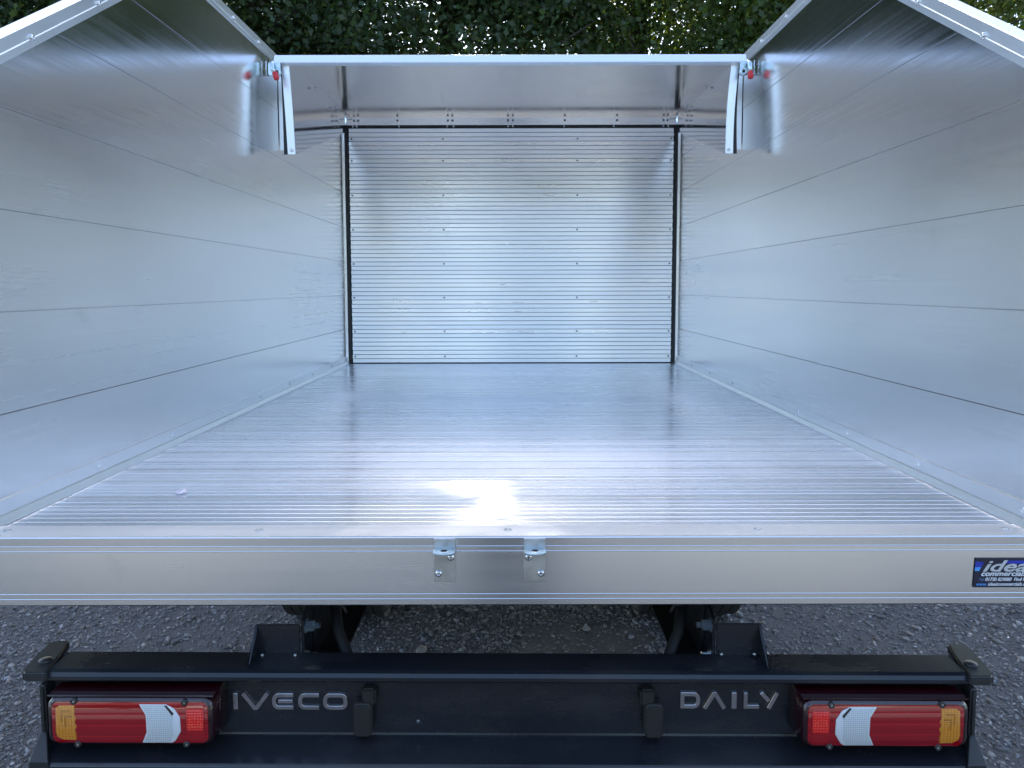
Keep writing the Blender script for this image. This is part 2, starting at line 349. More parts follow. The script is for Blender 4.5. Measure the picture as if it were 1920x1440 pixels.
def tree(x, y, h, r, nleaf, base_h, hue, label, trunk_r=0.2, lean=0.0, size=0.088, stems=1, low=1.0):
    root = thing('tree', label, 'tree', (x, y, 0), 'trees in a row behind the truck')
    mb = MB(); tips = []
    for s in range(stems):
        a0 = rng.uniform(0, 6.28); off = 0.0 if stems == 1 else 0.35
        top = Vector((x + lean + (rng.normal(0, 0.5) if stems > 1 else 0), y + rng.normal(0, 0.3), h * 0.9))
        p0 = Vector((x + off * math.cos(a0), y + off * math.sin(a0), -0.1)); pts = []; rad = []
        for k in range(9):
            u = k / 8; p = p0.lerp(top, u) + Vector((0.18 * math.sin(3 * u + a0), 0.18 * math.cos(4 * u + a0), 0)) * (u * (1.3 - u) * 2)
            pts.append(p); rad.append(trunk_r * (1.25 - 1.18 * u ** 0.8) / (1 if stems == 1 else 1.4))
        mb.tube(pts, rad, 10)
        for i in range(22):
            u = rng.uniform(0.16, 0.95); k = min(int(u * 8), 7); p = pts[k].lerp(pts[k + 1], u * 8 - k)
            a = rng.uniform(0, 6.28); ln_ = r * (1.05 - 0.6 * u) * rng.uniform(0.6, 1.0); up = rng.uniform(0.15, 0.8)
            e = p + Vector((math.cos(a), math.sin(a), up)) * ln_
            mid = p.lerp(e, 0.5) + Vector((0, 0, 0.12 * ln_)); rr = rad[k] * 0.42
            mb.tube([p, mid, e], [rr, rr * 0.6, rr * 0.12], 6); tips += [tuple(mid), tuple(e)]
            for j in range(3):
                q0 = p.lerp(e, rng.uniform(0.35, 0.9)); q1 = q0 + Vector(rng.normal(0, 0.5, 3)) * ln_ * 0.45
                mb.tube([q0, q0.lerp(q1, 0.5) + Vector((0, 0, 0.05)), q1], [rr * 0.3, rr * 0.2, rr * 0.06], 5); tips.append(tuple(q1))
    mb.build('trunk', 'bark', root)
    nc = max(60, nleaf // 330); cz = (base_h + h) / 2; hz = (h - base_h) / 2
    d = rng.normal(size=(nc, 3)); d /= np.linalg.norm(d, axis=1, keepdims=True)
    rad = rng.uniform(0.15, 1, nc) ** 0.45
    cc = d * rad[:, None] * np.array([r, r * 0.8, hz]); cc[:, 0] *= 1 - 0.25 * (cc[:, 2] / hz); cc += np.array([x + lean * 0.5, y, cz])
    tp = np.array(tips); tp = tp[rng.integers(0, len(tp), nc // 2)]; cc = np.vstack([cc, tp[tp[:, 2] > base_h * 0.9]])
    ci = rng.integers(0, len(cc), nleaf); cr = rng.uniform(0.30, 1.0, len(cc))
    C = cc[ci] + rng.normal(0, 0.55, (nleaf, 3)) * cr[ci][:, None] * np.array([1.15, 1.15, 0.8])
    C = C[(C[:, 2] > base_h * 0.75) & ~sun_gap(C) & ((C[:, 2] > 8.0) | (rng.random(len(C)) < low))]
    me = leaf_mesh(C, size, hue)
    o = link('crown', me, 'leaf'); o.parent = root; o.location = -root.location
G1, G2, G3 = (0.038, 0.070, 0.030), (0.048, 0.082, 0.024), (0.056, 0.094, 0.022)
tree(-9.6, 12.9, 14.6, 3.6, 110000, 1.6, G1, 'dense dark tree filling the top left corner behind the left side wall', 0.24)
tree(-4.9, 12.3, 15.0, 3.6, 165000, 1.8, G1, 'dense dark tree just right of the left side wall, with few sky gaps', 0.26, low=0.82)
tree(-1.2, 13.2, 15.4, 3.4, 160000, 2.2, G1, 'dark leafy tree above the left half of the canopy edge', 0.26, low=0.70)
tree(2.2, 13.4, 15.6, 3.2, 120000, 2.6, G2, 'tree with sky showing between leaves above the right half of the canopy edge', 0.26, 0.3, low=0.80)
tree(5.4, 12.6, 15.2, 3.3, 95000, 3.0, G3, 'open multi stemmed tree with dark trunks at the right end of the canopy', 0.22, 0.5, stems=3, low=0.90)
tree(10.2, 12.9, 14.6, 3.6, 95000, 2.2, G2, 'leafy tree in the top right corner behind the right side wall', 0.24, low=0.85)
src = [o for o in COL.objects if o.get('category') == 'tree']
for a, x, y, rz, lb in ((src[1], -7.4, 17.0, 2.0, 'dark tree half hidden behind the gap between the two leftmost trees'),):
    c = a.copy(); COL.objects.link(c); c.location = (x, y, 0); c.rotation_euler = (0, 0, rz); c.scale = (1.05, 1.05, 0.8); c['label'] = lb
    for ch in a.children:
        d = ch.copy(); COL.objects.link(d); d.parent = c
# the far side of the yard, behind the camera: met only in the reflections on the metal
for k, xx in enumerate((-21, -13.5, -6.0, 1.5, 9.0, 16.5, 24)):
    a = src[(0, 1, 2, 5)[k % 4]]; c = a.copy(); COL.objects.link(c); c.location = (xx, -24 - (k % 3), 0); c.rotation_euler = (0, 0, 1.3 * k); c.scale = (1.1, 1.1, 0.62)
    c['label'] = 'sunlit tree across the yard, seen only as a reflection in the metal'; c['group'] = 'trees across the yard behind the camera'
    for ch in a.children:
        d = ch.copy(); COL.objects.link(d); d.parent = c

# ------------------------------------------------------------------ the truck
TR = thing('tipper_truck', 'dark chassis truck with an open silver aluminium tipper body, seen from the rear', 'truck', (0, 3.0, 0))
FZ = 1.0          # bed floor height
Y0, Y1 = 1.375, 4.60
WX = 1.045        # inner face of the side walls

# bed floor: ribbed extruded planks laid across
bf = MB().box(-1.085, 1.085, Y0 + 0.07, Y1 + 0.1, 0.935, 0.985).build('bed_floor', 'chassis_paint', TR, 0)
PL = 0.2255; NP = 14
def plank_mesh(seed):
    """extruded plank: fine grooves every 28 mm on a face that is rolled slightly out of flat"""
    rn = random.Random(seed); m = MB(); prof = []; n = 8; p = (PL - 0.0012) / n
    f1, f2, a1, a2 = rn.uniform(0, 6.3), rn.uniform(0, 6.3), rn.uniform(0.00010, 0.00020), rn.uniform(0.00003, 0.00007)
    wz = lambda y: a1 * (math.sin(2 * math.pi * y / 0.075 + f1) - 1) + a2 * (math.sin(2 * math.pi * y / 0.041 + f2) - 1)
    for k in range(n):
        y = k * p; g = rn.choice((0.0003, 0.0005, 0.0008))
        prof += [(y + 0.0001, wz(y) - g), (y + 0.0006, wz(y) - g)] + [(y + p * u, wz(y + p * u)) for u in (0.06, 0.25, 0.42, 0.6, 0.78, 0.95)]
    prof += [(PL - 0.0012, -0.012), (0.0, -0.012)]
    m.prism(prof, 0, -1.0294, 1.0294); return m.mesh('floor_plank')
pms = [plank_mesh(k) for k in range(7)]
for i in range(NP):
    o = link('floor_plank', pms[(i * 3) % 7], 'alu_floor', bf, (0, Y0 + 0.0665 + i * PL, FZ + (0.0003 if i % 2 else 0)))
for s in (-1, 1):   # corner angle between floor and wall
    m = MB(); poly = [(s * 1.0312, FZ - 0.004), (s * 1.0318, FZ + 0.003), (s * 1.0362, FZ + 0.0180), (s * 1.0430, FZ + 0.0184), (s * 1.0430, FZ + 0.0206), (s * 1.0405, FZ + 0.0214), (s * 1.0415, FZ + 0.050), (s * 1.0450, FZ + 0.052), (s * 1.0458, FZ - 0.004)]
    m.prism([(a_, max(b_, FZ + 0.0024)) for a_, b_ in poly], 1, Y0 + 0.004, Y0 + 0.0662); m.prism(poly, 1, Y0 + 0.0662, Y1 - 0.02); m.build('corner_angle', 'alu_trim', bf)

# side walls: planks cut to the side's outline, top rail, rivets
RY0, RZ0, SL = 1.40, 1.935, 0.646
TZ = 2.478
def side_wall(s):
    base = [(RY0, 0.88), (RY0, RZ0 - (1.507 - RY0) * SL), (1.507 + (TZ - 1.935) / SL, TZ), (Y1, TZ), (Y1, 0.88)]
    sw = MB().prism([(y + (0.004 if i < 2 else 0), z) for i, (y, z) in enumerate(base)], 0, s * (WX + 0.0034), s * (WX + 0.030)).build('side_wall', 'alu_wall', TR)
    seams = [0.881] + [1.225 + 0.2118 * k for k in range(6)] + [TZ + 0.01]
    for k in range(len(seams) - 1):
        lo, hi = seams[k] + 0.0006, seams[k + 1] - 0.0006
        p = clip_poly(base, lo, hi)
        m = MB().prism(p, 0, s * WX, s * (WX + 0.0028)); tl = random.uniform(-0.0045, 0.0045); zc = (lo + hi) / 2
        m.v = [(x + s * tl * (z - zc), y, z) for x, y, z in m.v]
        m.build('wall_plank', 'alu_wall', sw, 0.0006, 1)
    # rail round the top and the sloping rear edge: flange inside, stepped, with a cap on top
    path = [(RY0 - 0.02, base[1][1] - 0.02 * SL), (base[2][0], TZ), (Y1, TZ)]
    def off(d):   # offset path outwards (up)
        n1 = Vector((-SL, 1)).normalized(); n2 = Vector((0, 1)); bis = (n1 + n2).normalized(); kk = d / bis.dot(n2)
        return [(path[0][0] + n1.x * d, path[0][1] + n1.y * d), (path[1][0] + bis.x * kk, path[1][1] + bis.y * kk), (path[2][0], path[2][1] + d)]
    sect = [(-0.0035, -0.001), (-0.0035, 0.0125), (-0.0052, 0.0135), (-0.0060, 0.0155), (-0.0050, 0.0175), (-0.0050, 0.0420), (-0.0035, 0.0440), (0.0360, 0.0440), (0.0360, 0.0), (0.0300, 0.0), (0.0300, 0.030), (0.0, 0.030), (0.0, -0.001)]
    rings = []
    offs = [off(d) for _, d in sect]
    for k in range(3): rings.append([(s * (WX + x), offs[i][k][0], offs[i][k][1]) for i, (x, _) in enumerate(sect)])
    MB().rings(rings, True, False).build('top_rail', 'alu_rail', sw)
    rv = dome_mesh('rail_bolt', (-s, 0, 0), 0.0075, 0.006)
    L1 = Vector((1, SL)).normalized()
    for d in (0.30, 0.62, 0.92):
        o = off(0.018)[0]; link('rail_bolt', rv, 'steel_bolt', sw, (s * (WX - 0.005), o[0] + L1.x * d, o[1] + L1.y * d))
    for yy in (2.52, 2.80, 3.07): link('rail_bolt', rv, 'steel_bolt', sw, (s * (WX - 0.005), yy, TZ + 0.020))
    rv2 = dome_mesh('rivet', (-s, 0, 0), 0.0055, 0.004)
    for yy in (1.43, 1.808, 2.20, 2.585, 2.975, 3.368, 3.76, 4.15, 4.50): link('rivet', rv2, 'steel_bolt', sw, (s * (WX - 0.003), yy, FZ + 0.034))
    return sw
side_wall(-1); side_wall(1)

# front bulkhead of narrow slats
BT = 2.478
bh = MB().box(-1.07, 1.07, Y1 + 0.012, Y1 + 0.05, 0.9, 2.62).build('bulkhead', 'black_rubber', TR)
NS = 55; sp_ = (BT - FZ - 0.006) / NS
def slat_mesh(w):
    m = MB(); h = sp_
    prof = [(0.010, 0.0011), (0.0016, 0.0011), (0.0, 0.0024), (0.0, h - 0.0024), (0.0016, h - 0.0011), (0.010, h - 0.0011)]
    m.prism(prof, 0, -w, w); return m.mesh('slat')
sa, sb = slat_mesh(1.0165), slat_mesh(1.0150)
scr = dome_mesh('screw', (0, -1, 0), 0.0058, 0.0035, 10)
for i in range(NS):
    o = link('slat', sa if i % 2 else sb, 'alu_slat', bh, (0, Y1 - 0.002, FZ + 0.006 + i * sp_))
    o.rotation_euler = (random.uniform(-0.0018, 0.0018), 0, 0)
for i in (1, 7, 15, 23, 31, 39, 47, 52):
    for x in (-1.0, -0.428, 0.414, 1.0): link('screw', scr, 'dull_screw', bh, (x, Y1 - 0.003, FZ + 0.006 + (i + 0.52) * sp_))
for s in (-1, 1):
    MB().box(s * 1.0455, s * 1.0365, Y1 - 0.035, Y1 + 0.012, FZ + 0.005, BT - 0.03).build('guide_rail', 'alu_trim', bh, 0.001, 1)
    MB().box(s * 1.0362, s * 1.020, Y1 - 0.012, Y1 + 0.012, FZ + 0.001, BT + 0.01).build('seal_strip', 'black_rubber', bh, 0.002)
# header beam above the slats, screwed, over a dark gap
hd = MB()
hd.prism([(Y1 - 0.002, 2.497), (Y1 - 0.006, 2.5), (Y1 - 0.006, 2.546), (Y1 + 0.01, 2.546), (Y1 + 0.01, 2.497)], 0, -1.04, 1.04)
hdo = hd.build('header_beam', 'alu_beam', TR)
MB().prism([(Y1 - 0.016, 2.4945), (Y1 - 0.016, 2.4985), (Y1 + 0.01, 2.4985), (Y1 + 0.01, 2.4945)], 0, -1.035, 1.035).build('header_lip', 'alu_trim', hdo)
hs = dome_mesh('header_screw', (0, -1, 0), 0.0075, 0.005, 12)
for x in (-0.98, -0.955, -0.71, -0.395, -0.367, -0.02, 0.01, 0.334, 0.66, 0.95, 0.975): link('header_screw', hs, 'dull_screw', hdo, (x, Y1 - 0.006, 2.524))
pin = MB().lathe((0, 0, 0), (0, 0, -1), [(0.006, 0), (0.006, 0.010), (0.004, 0.012)], 8).mesh('gap_bolt')
for x in (-0.99, -0.965, -0.70, -0.40, -0.36, -0.02, 0.01, 0.33, 0.64, 0.95, 0.98): link('gap_bolt', pin, 'steel_bolt', hdo, (x, Y1 - 0.004, 2.4945))

# canopy over the front of the bed: polished roof sheet, hanging cheek plates, bright front trim
CY = 3.17; RZn, RZf = 2.434, 2.540
cp = MB().add([(-0.950, CY, RZn), (0.950, CY, RZn), (1.034, Y1 - 0.004, RZf), (-1.034, Y1 - 0.004, RZf), (-0.950, CY, RZn + 0.003), (0.950, CY, RZn + 0.003), (1.034, Y1 - 0.004, RZf + 0.003), (-1.034, Y1 - 0.004, RZf + 0.003)],
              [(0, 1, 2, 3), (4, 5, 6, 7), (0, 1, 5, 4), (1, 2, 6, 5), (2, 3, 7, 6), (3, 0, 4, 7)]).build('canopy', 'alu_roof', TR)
MB().prism([(CY - 0.028, 2.436), (CY - 0.030, 2.439), (CY - 0.012, 2.473), (CY - 0.008, 2.475), (CY + 0.05, 2.476), (CY + 0.05, 2.441), (CY - 0.001, 2.433)], 0, -1.004, 1.004).build('front_trim', 'alu_bright', cp, 0.0012, 2)
fl = dome_mesh('flange_bolt', (0, 0, -1), 0.008, 0.006, 12)
for s in (-1, 1):
    # cheek plate: deep at the rear edge, tapering to nothing at the bulkhead, bowed in a little
    def ck(u, v):   # u along depth 0..1, v down 0..1
        y = CY + (Y1 - 0.03 - CY) * u; zt = RZn + (RZf - RZn) * (y - CY) / (Y1 - CY) - 0.0005
        zb = 2.060 + (2.448 - 2.060) * u
        x = (0.946 + (1.032 - 0.946) * u) - 0.019 * v * (1 - u) - 0.010 * math.sin(math.pi * v) * (1 - u) * (0.6 if s > 0 else 0.15)
        return Vector((s * x, y, zt + (zb - zt) * v))
    nu, nv = 16, 12; V = [ck(i / nu, j / nv) for j in range(nv + 1) for i in range(nu + 1)]
    F = [(j * (nu + 1) + i, j * (nu + 1) + i + 1, (j + 1) * (nu + 1) + i + 1, (j + 1) * (nu + 1) + i) for j in range(nv) for i in range(nu)]
    m = MB(); m.add(V, F, True); n0 = len(V)
    V2 = [v + Vector((s * 0.003, 0, 0)) for v in V]; m.add(V2, [f[::-1] for f in F], True)
    me = bpy.data.meshes.new('cheek_plate'); me.from_pydata(m.v, [], m.f); me.polygons.foreach_set('use_smooth', [True] * len(m.f)); me.update()
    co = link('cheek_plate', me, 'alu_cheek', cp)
    # rear flange strip turned outwards
    m = MB(); pr = []
    for j in range(nv + 1):
        v = ck(0, j / nv); pr.append([v + Vector((0, -0.003, 0)), v + Vector((s * 0.033, -0.003, 0)), v + Vector((s * 0.033, 0.0, 0)), v])
    m.rings(pr, True, False); m.build('cheek_flange', 'alu_bright', cp)
    MB().prism([(s * 0.962, 2.432), (s * 1.042, 2.432), (s * 1.042, 2.105), (s * 0.944, 2.105)], 1, CY + 0.150, CY + 0.153).build('bounce_plate', 'alu_rail', cp)  # added plate: blocks the dark wedge and brightens its reflection in the wall
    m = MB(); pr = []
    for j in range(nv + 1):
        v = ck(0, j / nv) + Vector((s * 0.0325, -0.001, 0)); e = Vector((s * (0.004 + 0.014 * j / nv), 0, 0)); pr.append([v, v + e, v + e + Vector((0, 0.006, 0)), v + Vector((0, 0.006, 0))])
    m.rings(pr, True, False); m.build('flange_shade', 'black_rubber', cp)  # black strip standing in for the shade behind the flange
    # roof flange along the top of the cheek, with bolts
    m = MB(); pr = []
    for i in range(nu + 1):
        v = ck(i / nu, 0); pr.append([v, v + Vector((-s * 0.036, 0, 0)), v + Vector((-s * 0.036, 0, -0.0028)), v + Vector((0, 0, -0.0028))])
    m.rings(pr, True, False); m.build('roof_flange', 'alu_roof', cp)
    for u in (0.33, 0.72):
        v = ck(u, 0); link('flange_bolt', fl, 'steel_bolt', cp, (v.x - s * 0.018, v.y, v.z - 0.0028))
    v = ck(0, 0.955); link('flange_bolt', dome_mesh('flange_bolt', (0, -1, 0), 0.0075, 0.005, 12), 'steel_bolt', cp, (v.x + s * 0.015, v.y - 0.003, v.z))

# drop-lock fasteners with red sleeves at the top corners
def fastener(s):
    x, y, z = s * 1.0, CY - 0.036, 2.405
    f = MB().prism([(p[0] , p[1]) for p in rrect(x - 0.026, x + 0.026, z - 0.022, z + 0.034, 0.010)], 1, y + 0.004, y + 0.011).build('fastener', 'zinc', TR, 0.0015, 2)
    f['label'] = 'zinc drop lock fastener with red tip, ' + ('left' if s < 0 else 'right') + ' top corner'
    MB().lathe((x - s * 0.014, y + 0.004, z - 0.012), (0, -1, 0), [(0.017, 0), (0.017, 0.010), (0.014, 0.014), (0.007, 0.014), (0.006, 0.006)], 18).build('boss', 'zinc', f)
    MB().lathe((x - s * 0.014, y - 0.0096, z - 0.012), (0, -1, 0), [(0.0055, 0), (0.005, 0.0012)], 12).build('socket', 'hole', f)
    MB().tube([(x + s * 0.036, y + 0.01, z + 0.040), (x + s * 0.036, y + 0.01, z - 0.02)], 0.003, 8).build('hinge_pin', 'zinc', f)
    tilt = 0.010 if s < 0 else 0.0
    a = Vector((x + s * 0.004, y - 0.004, z + 0.030)); bq = Vector((x + s * 0.009 + tilt, y - 0.020, z - 0.004)); c_ = Vector((x + s * 0.010 + 2 * tilt, y - 0.024, z - 0.016)); d_ = Vector((x + s * 0.010 + 3 * tilt, y - 0.026, z - 0.048))
    MB().tube([a, a.lerp(bq, 0.5) + Vector((0, -0.008, 0.004)), bq, c_], [0.008, 0.0095, 0.009, 0.008], 12).build('lever', 'zinc', f)
    MB().tube([c_, c_.lerp(d_, 0.12), c_.lerp(d_, 0.8), c_.lerp(d_, 0.95), d_], [0.009, 0.0115, 0.0120, 0.010, 0.005], 14).build('red_sleeve', 'red_tip', f)
fastener(-1); fastener(1)

# rear cross beam with fine ridges, capping strip, brackets and the dealer's sticker
BZ0, BZ1 = 0.862, 1.0005
prof = [(Y0 + 0.066, BZ1 + 0.0008), (Y0 + 0.003, BZ1 + 0.0008), (Y0 - 0.0005, BZ1 - 0.002)]
for zc in (0.982, 0.972, 0.886, 0.876):
    prof += [(Y0, zc + 0.0009), (Y0 - 0.0006, zc), (Y0, zc - 0.0009)]
prof += [(Y0, BZ0 + 0.003), (Y0 + 0.003, BZ0), (Y0 + 0.066, BZ0)]
rb = MB().prism(prof, 0, -1.09, 1.09).build('rear_beam', 'alu_beam', TR)
MB().box(-1.0895, 1.0895, Y0 + 0.0015, Y0 + 0.0655, BZ1 + 0.0008, BZ1 + 0.0016).build('beam_cap', 'alu_cap', rb)
cs = MB().lathe((0, 0, 0), (0, 0, 1), [(0.008, 0), (0.0075, 0.0012), (0.0035, 0.0012), (0.003, 0.0004)], 14).mesh('countersunk_screw')
for x in (-1.0, -0.497, 0.0, 0.499, 0.995): link('countersunk_screw', cs, 'bracket_metal', rb, (x, 1.411, BZ1 + 0.0016))
def bracket(xc, s):
    w2 = 0.0212
    yb = Y0 - 0.0015
    br = MB().box(xc - w2, xc + w2, yb - 0.004, yb, 0.913, 0.9985).build('latch_bracket', 'bracket_metal', TR, 0.001, 1)
    br['label'] = 'small zinc latch bracket on the rear beam, ' + ('left' if xc < -0.05 else 'right') + ' one of the pair'
    pts = [(xc - w2, yb - 0.004), (xc - w2, yb - 0.022)] + [(xc + w2 * math.cos(R(a)), yb - 0.022 - 0.014 * math.sin(R(a))) for a in range(170, 9, -20)] + [(xc + w2, yb - 0.022), (xc + w2, yb - 0.004)]
    MB().prism(pts, 2, 0.9760, 0.9800).build('tab', 'zinc', br, 0.001, 1)
    m = MB(); m.rings([[(xc + (0.0068 if k else 0.0066) * math.cos(2 * math.pi * i / 16), yb - 0.019 + 0.0066 * math.sin(2 * math.pi * i / 16), z) for i in range(16)] for k, z in enumerate((0.9765, 0.98035))]); m.build('hole', 'hole', br)
    MB().lathe((xc, yb - 0.019, 0.9800), (0, 0, 1), [(0.009, 0), (0.009, 0.0003), (0.0068, 0.0003)], 18).build('hole_rim', 'zinc', br)
    d = dome_mesh('button_bolt', (0, -1, 0), 0.0068, 0.005, 18)
    for dx, z in ((s * 0.012, 0.962), (-s * 0.012, 0.930)):
        link('button_bolt', d, 'chrome', br, (xc + dx, yb - 0.004, z))
bracket(-0.1225, 1); bracket(0.0525, -1)

# sticker
def text(body, size, x, z, y, mat, parent, name='lettering', sx=1.0, shear=0.3, bold=0.0):
    cu = bpy.data.curves.new('txt', 'FONT'); cu.body = body; cu.size = size; cu.shear = shear; cu.offset = bold * size; cu.extrude = 0.0002; cu.resolution_u = 4
    o = bpy.data.objects.new('txt', cu); COL.objects.link(o)
    dg = bpy.context.evaluated_depsgraph_get(); me = bpy.data.meshes.new_from_object(o.evaluated_get(dg))
    bpy.data.objects.remove(o)
    n = len(me.vertices); co = np.empty(n * 3, np.float32); me.vertices.foreach_get('co', co); co = co.reshape(-1, 3)
    co = np.stack([co[:, 0] * sx + x, -co[:, 2] + y, co[:, 1] + z], 1); me.vertices.foreach_set('co', co.ravel()); me.update()
    me.materials.clear()
    return link(name, me, mat, parent)
SY = Y0 - 0.0022
st = MB().prism([(0.9100, 0.898), (1.086, 0.898), (1.086, 0.9565), (0.9125, 0.9565)], 1, SY, SY + 0.0006).build('sticker', 'sticker_navy', TR)
st['label'] = 'dark blue printed sticker on the right end of the rear beam'
MB().prism([(0.9122, 0.936), (0.923, 0.936), (0.929, 0.949), (0.9126, 0.950)], 1, SY - 0.0003, SY - 0.00005).build('print_patch', 'sticker_blue', st)
MB().prism([(0.9116, 0.931), (0.920, 0.931), (0.924, 0.9385), (0.9122, 0.9385)], 1, SY - 0.0005, SY - 0.0003).build('print_patch', 'sticker_sky', st)
MB().prism([(0.972, 0.946), (1.0855, 0.943), (1.0855, 0.952), (0.974, 0.9515)], 1, SY - 0.0003, SY - 0.00005).build('print_patch', 'sticker_blue', st)
text('ideal', 0.0315, 0.9255, 0.9305, SY - 0.0006, 'sticker_silver', st, sx=1.66, shear=0.38, bold=0.018)
text('commercials', 0.0140, 0.9235, 0.9212, SY - 0.0004, 'sticker_white', st, sx=1.24, shear=0.3, bold=0.015)
text('Tel:', 0.0085, 0.9195, 0.9112, SY - 0.0004, 'sticker_dim', st, sx=0.9, bold=0.01)
text('01730 829080  Find Us', 0.0095, 0.9325, 0.9112, SY - 0.0004, 'sticker_white', st, sx=0.93, bold=0.01)
text('www.', 0.0095, 0.9150, 0.9015, SY - 0.0004, 'sticker_sky', st, sx=0.95, bold=0.005)
text('idealcommercials.co.uk', 0.0098, 0.9380, 0.9015, SY - 0.0004, 'sticker_white', st, sx=0.98, bold=0.01)

# ------------------------------------------------------------------ chassis under the bed
for s in (-1, 1):
    cr = MB()
    cr.prism([(s * 0.425, 0.677), (s * 0.36, 0.677), (s * 0.36, 0.684), (s * 0.418, 0.684), (s * 0.418, 0.85), (s * 0.36, 0.85), (s * 0.36, 0.857), (s * 0.425, 0.857)], 1, 1.52, 6.4)
    cr.box(min(s * 0.35, s * 0.45), max(s * 0.35, s * 0.45), 1.50, 4.55, 0.857, 0.935)
    cro = cr.build('chassis_rail', 'chassis_paint', TR)
    # hex bolts through the rail end
    for z in (0.700, 0.771):
        m = MB().lathe((s * 0.4255, 1.470, z + 0.006), (-s, 0, 0), [(0.016, 0), (0.016, 0.003), (0.012, 0.003), (0.012, 0.017), (0.010, 0.019), (0.006, 0.019), (0.006, 0.030)], 6, False); m.build('hex_bolt', 'zinc', cro)
    MB().tube([(s * 0.40, 1.60, 0.80), (s * 0.37, 1.52, 0.74), (s * 0.33, 1.47, 0.685), (s * 0.33, 1.44, 0.66)], 0.012, 10).build('cable', 'black_rubber', cro)
    MB().tube([(s * 0.385, 1.53, 0.792), (s * 0.360, 1.525, 0.796), (s * 0.352, 1.52, 0.780)], 0.004, 8).build('clip', 'chassis_paint', cro)
    # mounting plate between rail and underrun bar
    q = 0.406; mp_ = MB()
    mp_.box(min(s * 0.432, s * 0.525), max(s * 0.432, s * 0.525), 1.448, 1.454, 0.66, 0.789)
    mp_.prism([(1.392, 0.722), (1.398, 0.722), (1.448, 0.789), (1.454, 0.789), (1.454, 0.722)], 0, s * 0.5252, s * 0.5192)
    mp_.prism([(1.454, 0.640), (1.454, 0.795), (1.60, 0.85), (1.60, 0.640)], 0, s * 0.426, s * 0.432)
    mpo = mp_.build('mounting_plate', 'bumper_paint', TR, 0.002, 2)
    nb = dome_mesh('weld_bolt', (0, -1, 0.6), 0.0035, 0.005, 8)
    for x in (s * 0.508, s * 0.440): link('weld_bolt', nb, 'bracket_metal', mpo, (x, 1.440, 0.728))
axl = MB().lathe((-0.6, 3.27, 0.36), (1, 0, 0), [(0.06, 0), (0.06, 0.45), (0.15, 0.52), (0.15, 0.68), (0.06, 0.75), (0.06, 1.2)], 20).build('axle', 'chassis_paint', TR)
def wheel_mesh():
    m = MB(); hw = 0.098; R0 = 0.362
    prof = [(0.20, -hw * 0.8), (0.30, -hw), (R0 - 0.028, -hw), (R0 - 0.006, -hw * 0.86)]
    xs = np.linspace(-hw * 0.8, hw * 0.8, 5)
    for i, x in enumerate(xs):
        prof.append((R0, x - hw * 0.17)); prof.append((R0, x + hw * 0.17))
        if i < 4: prof += [(R0 - 0.009, x + hw * 0.18), (R0 - 0.009, xs[i + 1] - hw * 0.18)]
    prof += [(R0 - 0.006, hw * 0.86), (R0 - 0.028, hw), (0.30, hw), (0.20, hw * 0.8)]
    me = MB().lathe((0, 0, 0), (1, 0, 0), prof, 64, False).mesh('tyre')
    rim = MB().lathe((0, 0, 0), (1, 0, 0), [(0.215, -hw * 0.82), (0.205, -hw * 0.5), (0.06, -hw * 0.2), (0.06, hw * 0.2), (0.205, hw * 0.5), (0.215, hw * 0.82)], 32).mesh('rim')
    return me, rim
tm, rm = wheel_mesh()
for x in (-0.885, -0.655, 0.655, 0.885):
    o = link('tyre', tm, 'tyre', TR, (x, 3.27, 0.360)); link('rim', rm, 'chassis_paint', o, (x, 3.27, 0.360))

# ------------------------------------------------------------------ underrun bar: everything on it is set a little out of level, as in the yard
TILT = 0.0062
def tz(x): return -TILT * x
def shear(o):
    me = o.data; n = len(me.vertices); co = np.empty(n * 3, np.float32); me.vertices.foreach_get('co', co); co = co.reshape(-1, 3)
    co[:, 2] -= TILT * (co[:, 0] + o.location.x + (world_loc(o.parent).x if o.parent else 0)); me.vertices.foreach_set('co', co.ravel()); me.update(); return o
BX = 0.912
prof = [(1.452, 0.725), (1.384, 0.7255), (1.375, 0.7225), (1.3705, 0.716), (1.3705, 0.709), (1.3745, 0.7045), (1.390, 0.7035), (1.3945, 0.700), (1.3960, 0.694),
        (1.3960, 0.587), (1.3945, 0.5835), (1.3915, 0.5820), (1.3140, 0.5770), (1.3105, 0.5755), (1.3085, 0.5720), (1.3085, 0.545), (1.316, 0.530), (1.380, 0.522), (1.452, 0.522)]
ub = shear(MB().prism(prof, 0, -BX, BX).build('underrun_bar', 'bumper_paint', TR))
